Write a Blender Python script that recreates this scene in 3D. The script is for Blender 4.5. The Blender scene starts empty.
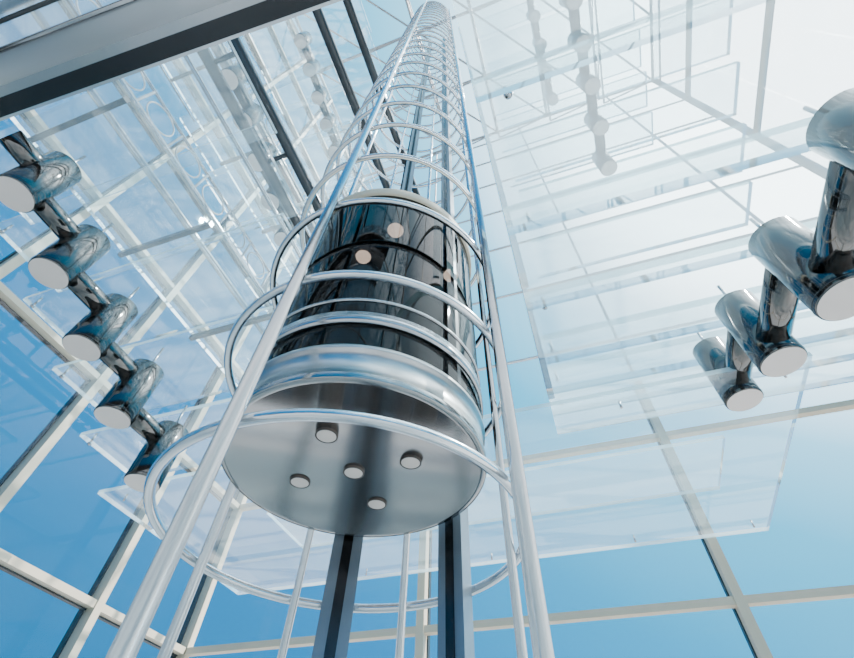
import bpy, bmesh, math, random
from mathutils import Vector, Matrix
random.seed(4)
H=1.6
# ---------------------------------------------------------------- materials
def nt(name):
    m=bpy.data.materials.new(name); m.use_nodes=True
    t=m.node_tree; t.nodes.clear()
    o=t.nodes.new('ShaderNodeOutputMaterial')
    return m,t,o
def metal(name,col,rough=0.15,bump=0.0,metallic=1.0,scale=3.0,var=0.0,vs=(1,1,1)):
    m,t,o=nt(name)
    p=t.nodes.new('ShaderNodeBsdfPrincipled')
    p.inputs['Base Color'].default_value=(*col,1); p.inputs['Metallic'].default_value=metallic
    p.inputs['Roughness'].default_value=rough
    t.links.new(p.outputs[0],o.inputs[0])
    if bump or var:
        tc=t.nodes.new('ShaderNodeTexCoord'); n=t.nodes.new('ShaderNodeTexNoise')
        mpp=t.nodes.new('ShaderNodeMapping'); mpp.inputs['Scale'].default_value=vs
        n.inputs['Scale'].default_value=scale; n.inputs['Detail'].default_value=2
        t.links.new(tc.outputs['Object'],mpp.inputs[0]); t.links.new(mpp.outputs[0],n.inputs['Vector'])
        if bump:
            b=t.nodes.new('ShaderNodeBump'); b.inputs['Strength'].default_value=bump
            b.inputs['Distance'].default_value=0.1
            t.links.new(n.outputs['Fac'],b.inputs['Height']); t.links.new(b.outputs[0],p.inputs['Normal'])
        if var:
            r=t.nodes.new('ShaderNodeValToRGB')
            r.color_ramp.elements[0].position=.35; r.color_ramp.elements[1].position=.65
            r.color_ramp.elements[0].color=(*[c*(1-var) for c in col],1); r.color_ramp.elements[1].color=(*col,1)
            t.links.new(n.outputs['Fac'],r.inputs[0]); t.links.new(r.outputs[0],p.inputs['Base Color'])
    return m
def glass(name,tint,haze,hazecol,gl=0.5,rough=0.02):
    m,t,o=nt(name)
    tr=t.nodes.new('ShaderNodeBsdfTransparent'); tr.inputs[0].default_value=(*tint,1)
    d=t.nodes.new('ShaderNodeBsdfDiffuse'); d.inputs[0].default_value=(*hazecol,1)
    l=t.nodes.new('ShaderNodeBsdfTranslucent'); l.inputs[0].default_value=(*hazecol,1)
    m1=t.nodes.new('ShaderNodeMixShader'); m1.inputs[0].default_value=.6
    t.links.new(d.outputs[0],m1.inputs[1]); t.links.new(l.outputs[0],m1.inputs[2])
    m2=t.nodes.new('ShaderNodeMixShader'); m2.inputs[0].default_value=haze
    t.links.new(tr.outputs[0],m2.inputs[1]); t.links.new(m1.outputs[0],m2.inputs[2])
    lw=t.nodes.new('ShaderNodeFresnel'); lw.inputs[0].default_value=1.45
    mu=t.nodes.new('ShaderNodeMath'); mu.operation='MULTIPLY'; mu.inputs[1].default_value=gl
    t.links.new(lw.outputs[0],mu.inputs[0])
    g=t.nodes.new('ShaderNodeBsdfGlossy'); g.inputs['Roughness'].default_value=rough; g.inputs[0].default_value=(1,1,1,1)
    m3=t.nodes.new('ShaderNodeMixShader')
    t.links.new(mu.outputs[0],m3.inputs[0]); t.links.new(m2.outputs[0],m3.inputs[1]); t.links.new(g.outputs[0],m3.inputs[2])
    t.links.new(m3.outputs[0],o.inputs[0])
    return m
CHROME=metal('chrome_wavy',(.15,.145,.14),.1,bump=.25,scale=2.4,vs=(1,1,.35))
STEEL=metal('polished_steel',(.5,.51,.53),.2)
RAIL=metal('satin_rail_steel',(.8,.81,.83),.18)
DARKST=metal('dark_steel',(.06,.06,.063),.25)
TUBED=metal('dark_tube_steel',(.05,.055,.06),.22,metallic=.3)
BLUEST=metal('column_steel',(.27,.32,.37),.35,var=.15,scale=1.5,metallic=.6)
CREAM=metal('mullion_cream',(.56,.5,.39),.45,metallic=.0)
SHADESIDE=metal('mullion_shade_side',(.02,.022,.025),.4,metallic=.0)  # near-black colour standing in for the mullions' unlit side
WHITE=metal('white_truss',(.6,.62,.65),.4,metallic=.0)
DISC=metal('brushed_underside',(.42,.415,.41),.16,var=.15,scale=1.2)
BAND=metal('brushed_band',(.66,.66,.65),.28,var=.35,scale=2.5)
CAPM=metal('cap_face',(.74,.67,.64),.45,metallic=.0)
PUCKS=metal('puck_steel',(.12,.1,.09),.3)
PUCKF=metal('puck_face',(.78,.68,.62),.5,metallic=0)
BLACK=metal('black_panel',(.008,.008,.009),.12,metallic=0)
PLATE=glass('frosted_plate_glass',(.86,.955,.98),.19,(.82,.92,.97),1.1)
SLAB=glass('thick_slab_glass',(.84,.95,.97),.33,(.74,.86,.91),1.1)
EDGE=glass('plate_edge_glass',(.75,.93,.95),.8,(.74,.9,.92),.9)
SEDGE=glass('slab_edge_glass',(.55,.82,.85),.75,(.5,.72,.76),.9)
PANE=glass('curtain_glass',(.97,.985,1),.01,(.9,.95,1),.35)
TINT=glass('dark_tinted_glass',(.05,.042,.036),.02,(.03,.03,.03),.5)
SMOKE=glass('smoke_glass',(.42,.42,.42),.02,(.3,.3,.3),.7)
# ---------------------------------------------------------------- builder
class B:
    def __init__(s): s.bm=bmesh.new(); s.mats=[]
    def mi(s,m):
        if m not in s.mats: s.mats.append(m)
        return s.mats.index(m)
    def quad(s,ps,m):
        f=s.bm.faces.new([s.bm.verts.new(p) for p in ps]); f.material_index=s.mi(m); return f
    def box(s,lo,hi,m):
        x0,y0,z0=lo;x1,y1,z1=hi
        v=[s.bm.verts.new(p) for p in[(x0,y0,z0),(x1,y0,z0),(x1,y1,z0),(x0,y1,z0),(x0,y0,z1),(x1,y0,z1),(x1,y1,z1),(x0,y1,z1)]]
        for q in[(3,2,1,0),(4,5,6,7),(0,1,5,4),(1,2,6,5),(2,3,7,6),(3,0,4,7)]:
            f=s.bm.faces.new([v[i] for i in q]); f.material_index=s.mi(m)
    def obox(s,c,hx,hy,z0,z1,ang,m):
        R=Matrix.Rotation(ang,3,'Z'); v=[]
        for z in(z0,z1):
            for a,b in((-1,-1),(1,-1),(1,1),(-1,1)):
                p=R@Vector((a*hx,b*hy,0)); v.append(s.bm.verts.new((c[0]+p.x,c[1]+p.y,z)))
        for q in[(3,2,1,0),(4,5,6,7),(0,1,5,4),(1,2,6,5),(2,3,7,6),(3,0,4,7)]:
            f=s.bm.faces.new([v[i] for i in q]); f.material_index=s.mi(m)
    def tube(s,a,b,r,m,n=16,r2=None,capm=None,bev=0.0):
        a=Vector(a);b=Vector(b);d=(b-a); L=d.length; d.normalize()
        u=d.orthogonal().normalized(); w=d.cross(u)
        prof=[(0,r),(L,r if r2 is None else r2)]
        if bev: prof=[(0,r-bev),(bev,r),(L-bev,r),(L,r-bev)]
        rings=[]
        for t,rr in prof:
            rings.append([s.bm.verts.new(a+d*t+(u*math.cos(2*math.pi*k/n)+w*math.sin(2*math.pi*k/n))*rr) for k in range(n)])
        for i in range(len(rings)-1):
            for k in range(n):
                f=s.bm.faces.new([rings[i][k],rings[i][(k+1)%n],rings[i+1][(k+1)%n],rings[i+1][k]]); f.smooth=True; f.material_index=s.mi(m)
        c=s.mi(capm or m)
        f=s.bm.faces.new(rings[0][::-1]); f.material_index=c
        f=s.bm.faces.new(rings[-1]); f.material_index=c
    def torus(s,c,R,r,m,n=96,k=10,axis='z'):
        rings=[]
        for i in range(n):
            a=2*math.pi*i/n; rr=[]
            for j in range(k):
                q=R+r*math.cos(2*math.pi*j/k); h=r*math.sin(2*math.pi*j/k)
                p=(q*math.cos(a),q*math.sin(a),h) if axis=='z' else (h,q*math.cos(a),q*math.sin(a))
                rr.append(s.bm.verts.new((c[0]+p[0],c[1]+p[1],c[2]+p[2])))
            rings.append(rr)
        for i in range(n):
            A=rings[i];Bq=rings[(i+1)%n]
            for j in range(k):
                f=s.bm.faces.new([A[j],Bq[j],Bq[(j+1)%k],A[(j+1)%k]]); f.smooth=True; f.material_index=s.mi(m)
    def lathe(s,c,prof,m,n=96,closed=False,a0=0,a1=2*math.pi,smooth=True):
        full=abs(a1-a0-2*math.pi)<1e-6; N=n if full else n+1
        cols=[]
        for r,z in prof:
            if r<1e-6: cols.append([s.bm.verts.new((c[0],c[1],z))]*N)
            else: cols.append([s.bm.verts.new((c[0]+r*math.cos(a0+(a1-a0)*i/n),c[1]+r*math.sin(a0+(a1-a0)*i/n),z)) for i in range(N)])
        rng=range(len(prof)) if closed else range(len(prof)-1)
        for j in rng:
            A=cols[j];C=cols[(j+1)%len(prof)]
            for i in range(n):
                q=[A[i],A[(i+1)%N],C[(i+1)%N],C[i]]; u=[]
                for v in q:
                    if v not in u:u.append(v)
                if len(u)>=3:
                    f=s.bm.faces.new(u); f.smooth=smooth; f.material_index=s.mi(m)
    def plate(s,x0,x1,y0,y1,z,m=None,t=.09,e=None):
        m=m or PLATE;e=e or EDGE
        s.quad([(x0,y0,z),(x0,y1,z),(x1,y1,z),(x1,y0,z)],m)
        for a,b in(((x0,y0),(x1,y0)),((x1,y0),(x1,y1)),((x1,y1),(x0,y1)),((x0,y1),(x0,y0))):
            s.quad([(a[0],a[1],z),(b[0],b[1],z),(b[0],b[1],z+t),(a[0],a[1],z+t)],e)
    def sphere(s,c,r,m):
        g=bmesh.ops.create_uvsphere(s.bm,u_segments=14,v_segments=8,radius=r,matrix=Matrix.Translation(c))
        for v in g['verts']:
            for f in v.link_faces: f.smooth=True; f.material_index=s.mi(m)
    def done(s,name,parent=None):
        me=bpy.data.meshes.new(name)
        for v in s.bm.verts: v.co.z+=H
        s.bm.to_mesh(me); s.bm.free()
        for m in s.mats: me.materials.append(m)
        o=bpy.data.objects.new(name,me); bpy.context.scene.collection.objects.link(o)
        if parent: o.parent=parent
        return o
def empty(name):
    e=bpy.data.objects.new(name,None); bpy.context.scene.collection.objects.link(e); return e
TOP=36.0
C=(-1.47,2.545)
XW,YW=-10.0,10.65; XE,YS=12.0,-9.0
# ---------------------------------------------------------------- shell
b=B(); b.box((XW-14,YS-14,-H-.2),(XE+14,YW+14,-H),metal('floor_stone',(.42,.41,.4),.35,metallic=0,var=.25,scale=.6)); b.done('floor')
ZS=[-.2+3.82*i for i in range(0,10)]
def wall(name,axis,const,stops,out,lo,hi,w=.09,zs=ZS,zthin=None):
    b=B()
    for s in stops:
        if axis=='x':
            b.box((const-.12,s-w,-H),(const+.12,s+w,TOP),CREAM); b.box((const+out*.12,s-w-.03,-H),(const+out*.26,s+w+.03,TOP),SHADESIDE)  # dark outer strip paints the shaded side of each cream mullion
        else:
            zc=zthin or TOP-.1; tw=.035 if zthin else w
            b.box((s-w,const-.12,-H),(s+w,const+.12,zc),CREAM); b.box((s-w-.03,const+.12,-H),(s+w+.03,const+.26,zc),SHADESIDE)
            b.box((s-tw,const-.05,zc),(s+tw,const+.05,TOP),WHITE)
    for z in zs:
        ww=w if not zthin or z<zthin else .04
        if axis=='x': b.box((const-.09,lo,z-w*.8),(const+.09,hi,z+w*.8),CREAM); b.box((min(const+out*.09,const+out*.2),lo,z-w*.8-.03),(max(const+out*.09,const+out*.2),hi,z+w*.8+.03),SHADESIDE)
        else: b.box((lo,const-ww,z-ww*.8),(hi,const+ww,z+ww*.8),CREAM if ww==w else WHITE)
    if axis=='x': b.quad([(const,lo,-H),(const,hi,-H),(const,hi,TOP),(const,lo,TOP)],PANE)
    else: b.quad([(lo,const,-H),(hi,const,-H),(hi,const,TOP),(lo,const,TOP)],PANE)
    return b.done(name)
wall('wall_left','x',XW,[YW-.0-2.95*i for i in range(0,7)],-1,YS,YW)
wall('wall_back','y',YW,[-3.8+6.3*i for i in (0,1,2)],1,XW,XE,zthin=9.3)
wall('wall_right','x',XE,[YW-6.5*i for i in range(0,4)],1,YS,YW,.045,ZS[::2])
wall('wall_front','y',YS,[XW+5.5*i for i in range(0,5)],-1,XW,XE,.045,ZS[::2])
b=B()
for i in range(0,7):
    x=XW+i*(XE-XW)/6
    b.tube((x,YS,TOP),(x,YW,TOP),.1,WHITE,8); b.tube((x,YS,TOP-1.4),(x,YW,TOP-1.4),.07,WHITE,8)
for j in range(0,6):
    y=YS+j*(YW-YS)/5
    b.tube((XW,y,TOP),(XE,y,TOP),.1,WHITE,8)
    for i in range(6):
        x=XW+i*(XE-XW)/6; x2=XW+(i+1)*(XE-XW)/6
        b.tube((x,y,TOP-1.4),(x2,y,TOP),.05,WHITE,6)
        if j<5: b.tube((x,y,TOP-1.4),(x,y+(YW-YS)/5,TOP),.05,WHITE,6); b.tube((x,y,TOP),(x2,y+(YW-YS)/5,TOP),.07,WHITE,6)
b.done('ceiling')
# ---------------------------------------------------------------- elevator shaft
sh=empty('elevator_shaft')
b=B()
RR=1.18
zr=1.445
while zr<TOP-1.6:
    b.torus((*C,zr),RR,.033,RAIL,n=96 if zr<12 else 48,k=10 if zr<12 else 6); zr+=1.28
b.torus((*C,.165),RR,.033,RAIL); b.torus((*C,-1.115),RR,.033,RAIL)
b.done('hoops',sh)
b=B()
for x,y,r in((-1.451,1.290,.042),(-.258,2.19,.042),(-.477,3.04,.03),(-1.47,3.66,.03),(-2.247,3.333,.03),(-2.577,2.592,.036)):
    b.tube((x,y,-H),(x,y,TOP-1.6),r,RAIL,20)
b.done('guide_tubes',sh)
b=B()
cols=((-1.95,3.495),(-1.0,3.51))
for px,py in cols:
    a=math.atan2(py-C[1],px-C[0])+math.pi/2
    b.obox((px,py),.125,.05,-H,TOP-1.6,a,BLUEST)
    b.obox((px,py),.04,.058,-H,TOP-1.6,a,DARKST)
b.done('rail_columns',sh)
# ---------------------------------------------------------------- elevator car
car=empty('elevator_car')
rc=.96; zb=1.92; zt=4.85
b=B()
b.lathe(C,[(0,zb+.006),(rc-.05,zb+.006),(rc-.045,zb),(rc,zb),(rc+.005,zb+.01),(rc+.005,zb+.05)],DISC,128)
b.lathe(C,[(rc+.005,zb+.05),(rc-.01,zb+.06),(rc-.01,zb+.26),(rc+.01,zb+.27),(rc+.01,zb+.30),(rc-.03,zb+.30),(0,zb+.30)],BAND,128)
b.done('floor_pan',car)
b=B()
for dx,dy in((0,0),(.44,0),(-.44,0),(0,.44),(0,-.44)):
    c=(C[0]+dx,C[1]+dy)
    b.lathe(c,[(0,zb-.012),(.062,zb-.012),(.066,zb-.01)],PUCKF,32)
    b.lathe(c,[(.066,zb-.01),(.071,zb-.014),(.077,zb-.01),(.077,zb+.008)],PUCKS,32)
b.done('underside_lights',car)
b=B()
for z,h,o in((2.46,.11,.015),(2.72,.02,.01)):
    b.lathe(C,[(rc-.02,z),(rc+o,z),(rc+o,z+h),(rc-.02,z+h)],STEEL,96,closed=True)
b.torus((*C,3.2),rc-.1,.022,STEEL)
for deg in(-110,-20,30,75,120,165,215):
    a=math.radians(deg); b.obox((C[0]+(rc-.02)*math.cos(a),C[1]+(rc-.02)*math.sin(a)),.02,.02,zb+.28,zt-.18,a,DARKST)
b.done('hoop_frame',car)
b=B(); b.lathe(C,[(rc,zb+.28),(rc,zt-.18)],TINT,64,a0=math.radians(-105),a1=math.radians(110))
b.done('tinted_glass',car)
b=B(); b.lathe(C,[(rc,zb+.28),(rc,zt-.18)],SMOKE,64,a0=math.radians(110),a1=math.radians(255))
b.done('smoke_glass',car)
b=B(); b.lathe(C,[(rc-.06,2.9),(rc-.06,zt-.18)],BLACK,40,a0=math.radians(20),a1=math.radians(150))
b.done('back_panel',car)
b=B()
b.lathe(C,[(0,zt-.2),(rc-.04,zt-.2),(rc-.02,zt-.18)],BLACK,96)
b.lathe(C,[(rc-.02,zt-.18),(rc+.02,zt-.18),(rc+.03,zt-.16),(rc+.03,zt-.06),(rc,zt),(.8,zt+.02),(0,zt+.04)],CREAM,96)
b.done('roof_cap',car)
b=B()
em,t_,o_=nt('downlight_glow'); E_=t_.nodes.new('ShaderNodeEmission'); E_.inputs[0].default_value=(1,.92,.85,1); E_.inputs[1].default_value=14; t_.links.new(E_.outputs[0],o_.inputs[0])
for dx,dy in((.28,-.5),(-.2,-.3),(.7,.25)):
    c=(C[0]+dx,C[1]+dy); b.lathe(c,[(0,zt-.225),(.08,zt-.225),(.09,zt-.2)],em,28)
b.done('ceiling_lights',car)
b=B()
b.tube((C[0],C[1],zt),(C[0],C[1],zt+.4),.16,DARKST,20)
for px,py in cols:
    b.box((px-.12,py-.16,zt-.3),(px+.12,py-.06,zt+.2),DARKST)
for s in(-.05,.05): b.tube((C[0]+s,C[1],zt+.4),(C[0]+s,C[1],TOP-1.5),.012,DARKST,6)
b.done('hoist_gear',car)
# ---------------------------------------------------------------- stairs
def flight(name,x0,x1,xc,ys,zs_,depth,cyl,length,rc_,rl,rise,lead=None,posts=(),t=.09,pm=None,pe=None):
    e=empty(name)
    b=B()
    for y,z in zip(ys,zs_): b.plate(x0,x1,y,y+depth,z,t=t,m=pm,e=pe)
    b.done('glass_treads',e)
    b=B()
    for i,(y,z) in enumerate(cyl):
        b.tube((xc,y,z),(xc,y,z+length),rc_,CHROME,48,capm=CAPM,bev=.015)
        b.torus((xc,y,z+.05),rc_-.005,.01,DARKST,n=40,k=6)
        if i+1<len(cyl):
            y2,z2=cyl[i+1]; zl=(max(z,z2)+min(z,z2)+length)/2
            b.tube((xc,y,zl),(xc,y2,zl),rl,CHROME,28)
    if lead: b.tube((xc,cyl[0][0],lead[1]),(xc,lead[0],lead[1]),rl,CHROME,28)
    b.done('tube_string',e)
    b=B()
    for i,(y,z) in enumerate(cyl):
        b.tube((xc,y,z+length-.02),(xc,y,z+length+rise),.02,STEEL,10)
    for y,z in zip(ys,zs_):
        if y<.5 or z>12: continue
        xx=x0+.25
        b.tube((xx,y+.12,z-.12),(xx,y+.12,z+.1),.02,STEEL,8); b.sphere((xx,y+.12,z-.14),.04,STEEL)
    for x,y,z0,z1 in posts: b.obox((x,y),.05,.12,z0,z1,0,STEEL)
    b.done('fixings',e)
    return e
cl=[(.48+1.01*i,5.85-.49*i) for i in range(0,5)]
ysl=[5.72-1.2*i for i in range(1,6)]; zl_=[4.7+.64*i for i in range(1,6)]
sl=flight('glass_staircase',-8.7,-3.3,-6.3,ysl,zl_,1.5,cl,1.05,.27,.16,.55,lead=(-.15,6.5))
b=B()
b.plate(-8.7,3.5,5.5,10.35,4.7,t=.08); b.plate(-7.0,3.0,8.4,10.2,5.6,t=.08)
for x in(-8.3,-5,-2,1,3.2):
    for y in(5.8,10.05):
        b.tube((x,y,4.66),(x,y,4.8),.018,STEEL,8)
b.done('glass_landing',sl)
cr=[(1.9+1.38*i,2.72+.62*i) for i in range(-1,4)]
ysr=[-2.0,-.6,.8,2.27,4.05,5.5,6.9,8.5]; zr_=[3.75+.44*y for y in ysr]
flight('glass_staircase.001',0.0,8.0,2.66,ysr,zr_,1.4,cr,1.15,.25,.17,.45,posts=((.04,5.4,4.85,TOP-2),(.04,3.3,4.9,TOP-2)),t=.17,pm=SLAB,pe=SEDGE)
for n,dz in enumerate((8.0,16.0)):
    flight('glass_staircase.%03d'%(2+2*n),-8.7,-3.6,-6.3,[5.72-1.6*i for i in range(0,5)],[4.7+dz+.64*i for i in range(0,5)],1.9,[(y,z+dz) for y,z in cl],1.05,.27,.16,.55)
    flight('glass_staircase.%03d'%(3+2*n),.6,7.0,3.0,[1.5+1.5*i for i in range(5)],[7.5+dz-.6*i for i in range(5)],1.4,[(.8+.95*i,7+dz-.5*i) for i in range(6)],1.0,.22,.14,.3,t=.2,pe=SEDGE)
for n,zg in enumerate((10.5,17.5)):
    e=empty('balcony' if n==0 else 'balcony.001')
    b=B(); b.plate(-9.85,-7.0 if n==0 else -7.6,-4,10.4,zg,t=.12); b.done('glass_deck',e)
    b=B(); xr=-7.0 if n==0 else -7.6
    for zz,r in((.08,.05),(.98,.04),(.14,.03)): b.tube((xr,-4,zg+zz),(xr,10.4,zg+zz),r,STEEL,10)
    for k in range(15):
        y=-4+k*1.02
        b.tube((xr,y,zg),(xr,y,zg+1.0),.03,WHITE,8)
        if k<14: b.torus((xr,y+.51,zg+.55),.38,.02,WHITE,n=24,k=6,axis='x')
    for y in(-3,0,3,6,9): b.box((-9.85,y-.06,zg-.2),(xr,y+.06,zg-.02),TUBED)
    b.done('balustrade',e)
# gallery overhead
g=empty('overhead_gallery')
SOF=metal('soffit_metal',(.6,.62,.65),.2,bump=.15,scale=.8,var=.35,metallic=.6,vs=(.3,1.6,1))
OVG=glass('overhead_deck_glass',(.72,.82,.88),.3,(.6,.68,.74),1.2)
b=B(); zg=7.0; s=.26
b.box((-9.2,-.52+s,zg),(-.2,-.30+s,zg+.35),DARKST)
b.box((-9.2,-.64+s,zg+.04),(-.2,-.52+s,zg+.5),STEEL)
b.box((-9.2,-.30+s,zg+.02),(-.2,-.26+s,zg+.3),RAIL)
b.done('edge_beam',g)
b=B(); b.box((-9.2,-.78,zg+.3),(-.2,-.64+s,zg+.36),SOF)
b.plate(-9.2,-.2,-6,-.78,zg+.32,m=OVG)
b.box((-9.2,-1.22,zg+.36),(-.2,-1.1,zg+.5),STEEL); b.box((-9.2,-2.2,zg+.36),(-.2,-2.0,zg+.55),STEEL)
b.tube((-9.2,-.75,zg+.22),(-.2,-.75,zg+.22),.035,STEEL,10); b.tube((-9.2,-1.02,zg+.22),(-.2,-1.02,zg+.22),.03,TUBED,10)
b.done('deck',g)
g.rotation_euler=(0,0,math.radians(3))
b=B()
for x,z,r,y0,y1,m in [(-4.73,10,.12,-3,YW-.4,TUBED),(-4.07,10,.12,-3,YW-.4,TUBED),(-5.1,10,.05,-3,YW-.4,STEEL),(-7.6,17,.14,-4,YW-.4,TUBED),(-3.3,14,.13,-6,YW-.4,TUBED),(-3.2,18,.14,-6,YW-.4,TUBED),(-8.8,12,.1,-3,YW-.4,STEEL)]:
    b.tube((x,y0,z),(x,y1,z),r,m,14)
for y in range(-2,10,2): b.tube((-4.73,y,10),(-4.07,y,10),.05,TUBED,8)
b.done('steel_tie_beams')
# ---------------------------------------------------------------- sky & sun
sd=Vector((.55,.22,.80)).normalized()
w=bpy.data.worlds.new('sky'); bpy.context.scene.world=w; w.use_nodes=True; t=w.node_tree; t.nodes.clear()
o=t.nodes.new('ShaderNodeOutputWorld'); bg=t.nodes.new('ShaderNodeBackground'); t.links.new(bg.outputs[0],o.inputs[0])
tc=t.nodes.new('ShaderNodeTexCoord')
dot=t.nodes.new('ShaderNodeVectorMath'); dot.operation='DOT_PRODUCT'; dot.inputs[1].default_value=sd
nrm=t.nodes.new('ShaderNodeVectorMath'); nrm.operation='NORMALIZE'
t.links.new(tc.outputs['Generated'],nrm.inputs[0]); t.links.new(nrm.outputs[0],dot.inputs[0])
r=t.nodes.new('ShaderNodeValToRGB'); cr_=r.color_ramp
mp=t.nodes.new('ShaderNodeMapRange'); mp.inputs[1].default_value=-1; mp.inputs[2].default_value=1
t.links.new(dot.outputs['Value'],mp.inputs[0]); t.links.new(mp.outputs[0],r.inputs[0])
cr_.elements[0].position=.4; cr_.elements[0].color=(.0003,.026,.064,1)
cr_.elements[1].position=1; cr_.elements[1].color=(1,1,1,1)
for p_,c_ in((.6,(.0006,.035,.086)),(.74,(.002,.06,.118)),(.84,(.014,.1,.16)),(.89,(.055,.15,.21)),(.93,(.22,.3,.35)),(.965,(.75,.8,.82))):
    e=cr_.elements.new(p_); e.color=(*c_,1)
sep=t.nodes.new('ShaderNodeSeparateXYZ'); t.links.new(nrm.outputs[0],sep.inputs[0])
gm=t.nodes.new('ShaderNodeMapRange'); gm.inputs[1].default_value=-.03; gm.inputs[2].default_value=.03
t.links.new(sep.outputs['Z'],gm.inputs[0])
mx=t.nodes.new('ShaderNodeMix'); mx.data_type='RGBA'
t.links.new(gm.outputs[0],mx.inputs[0]); mx.inputs[6].default_value=(.006,.006,.006,1); t.links.new(r.outputs[0],mx.inputs[7])
t.links.new(mx.outputs[2],bg.inputs[0]); bg.inputs[1].default_value=11
L=bpy.data.lights.new('sun','SUN'); L.energy=14; L.angle=.01; L.color=(1,.95,.88)
lo=bpy.data.objects.new('sun',L); bpy.context.scene.collection.objects.link(lo); lo.rotation_euler=sd.to_track_quat('Z','Y').to_euler(); lo.location=(8,5,30)
# ---------------------------------------------------------------- camera
cam=bpy.data.cameras.new('camera'); co=bpy.data.objects.new('camera',cam); bpy.context.scene.collection.objects.link(co)
cam.sensor_width=36; cam.lens=36*455/854; cam.clip_end=300; cam.clip_start=.02
Z=Vector((.0274,.6245,-.7806)).normalized(); X=Vector((.948,.233,.217)); X=(X-Z*X.dot(Z)).normalized(); Y=Z.cross(X)
M=Matrix((X,Y,Z))
co.matrix_world=Matrix.Translation((0,0,H))@M.to_4x4()
bpy.context.scene.camera=co
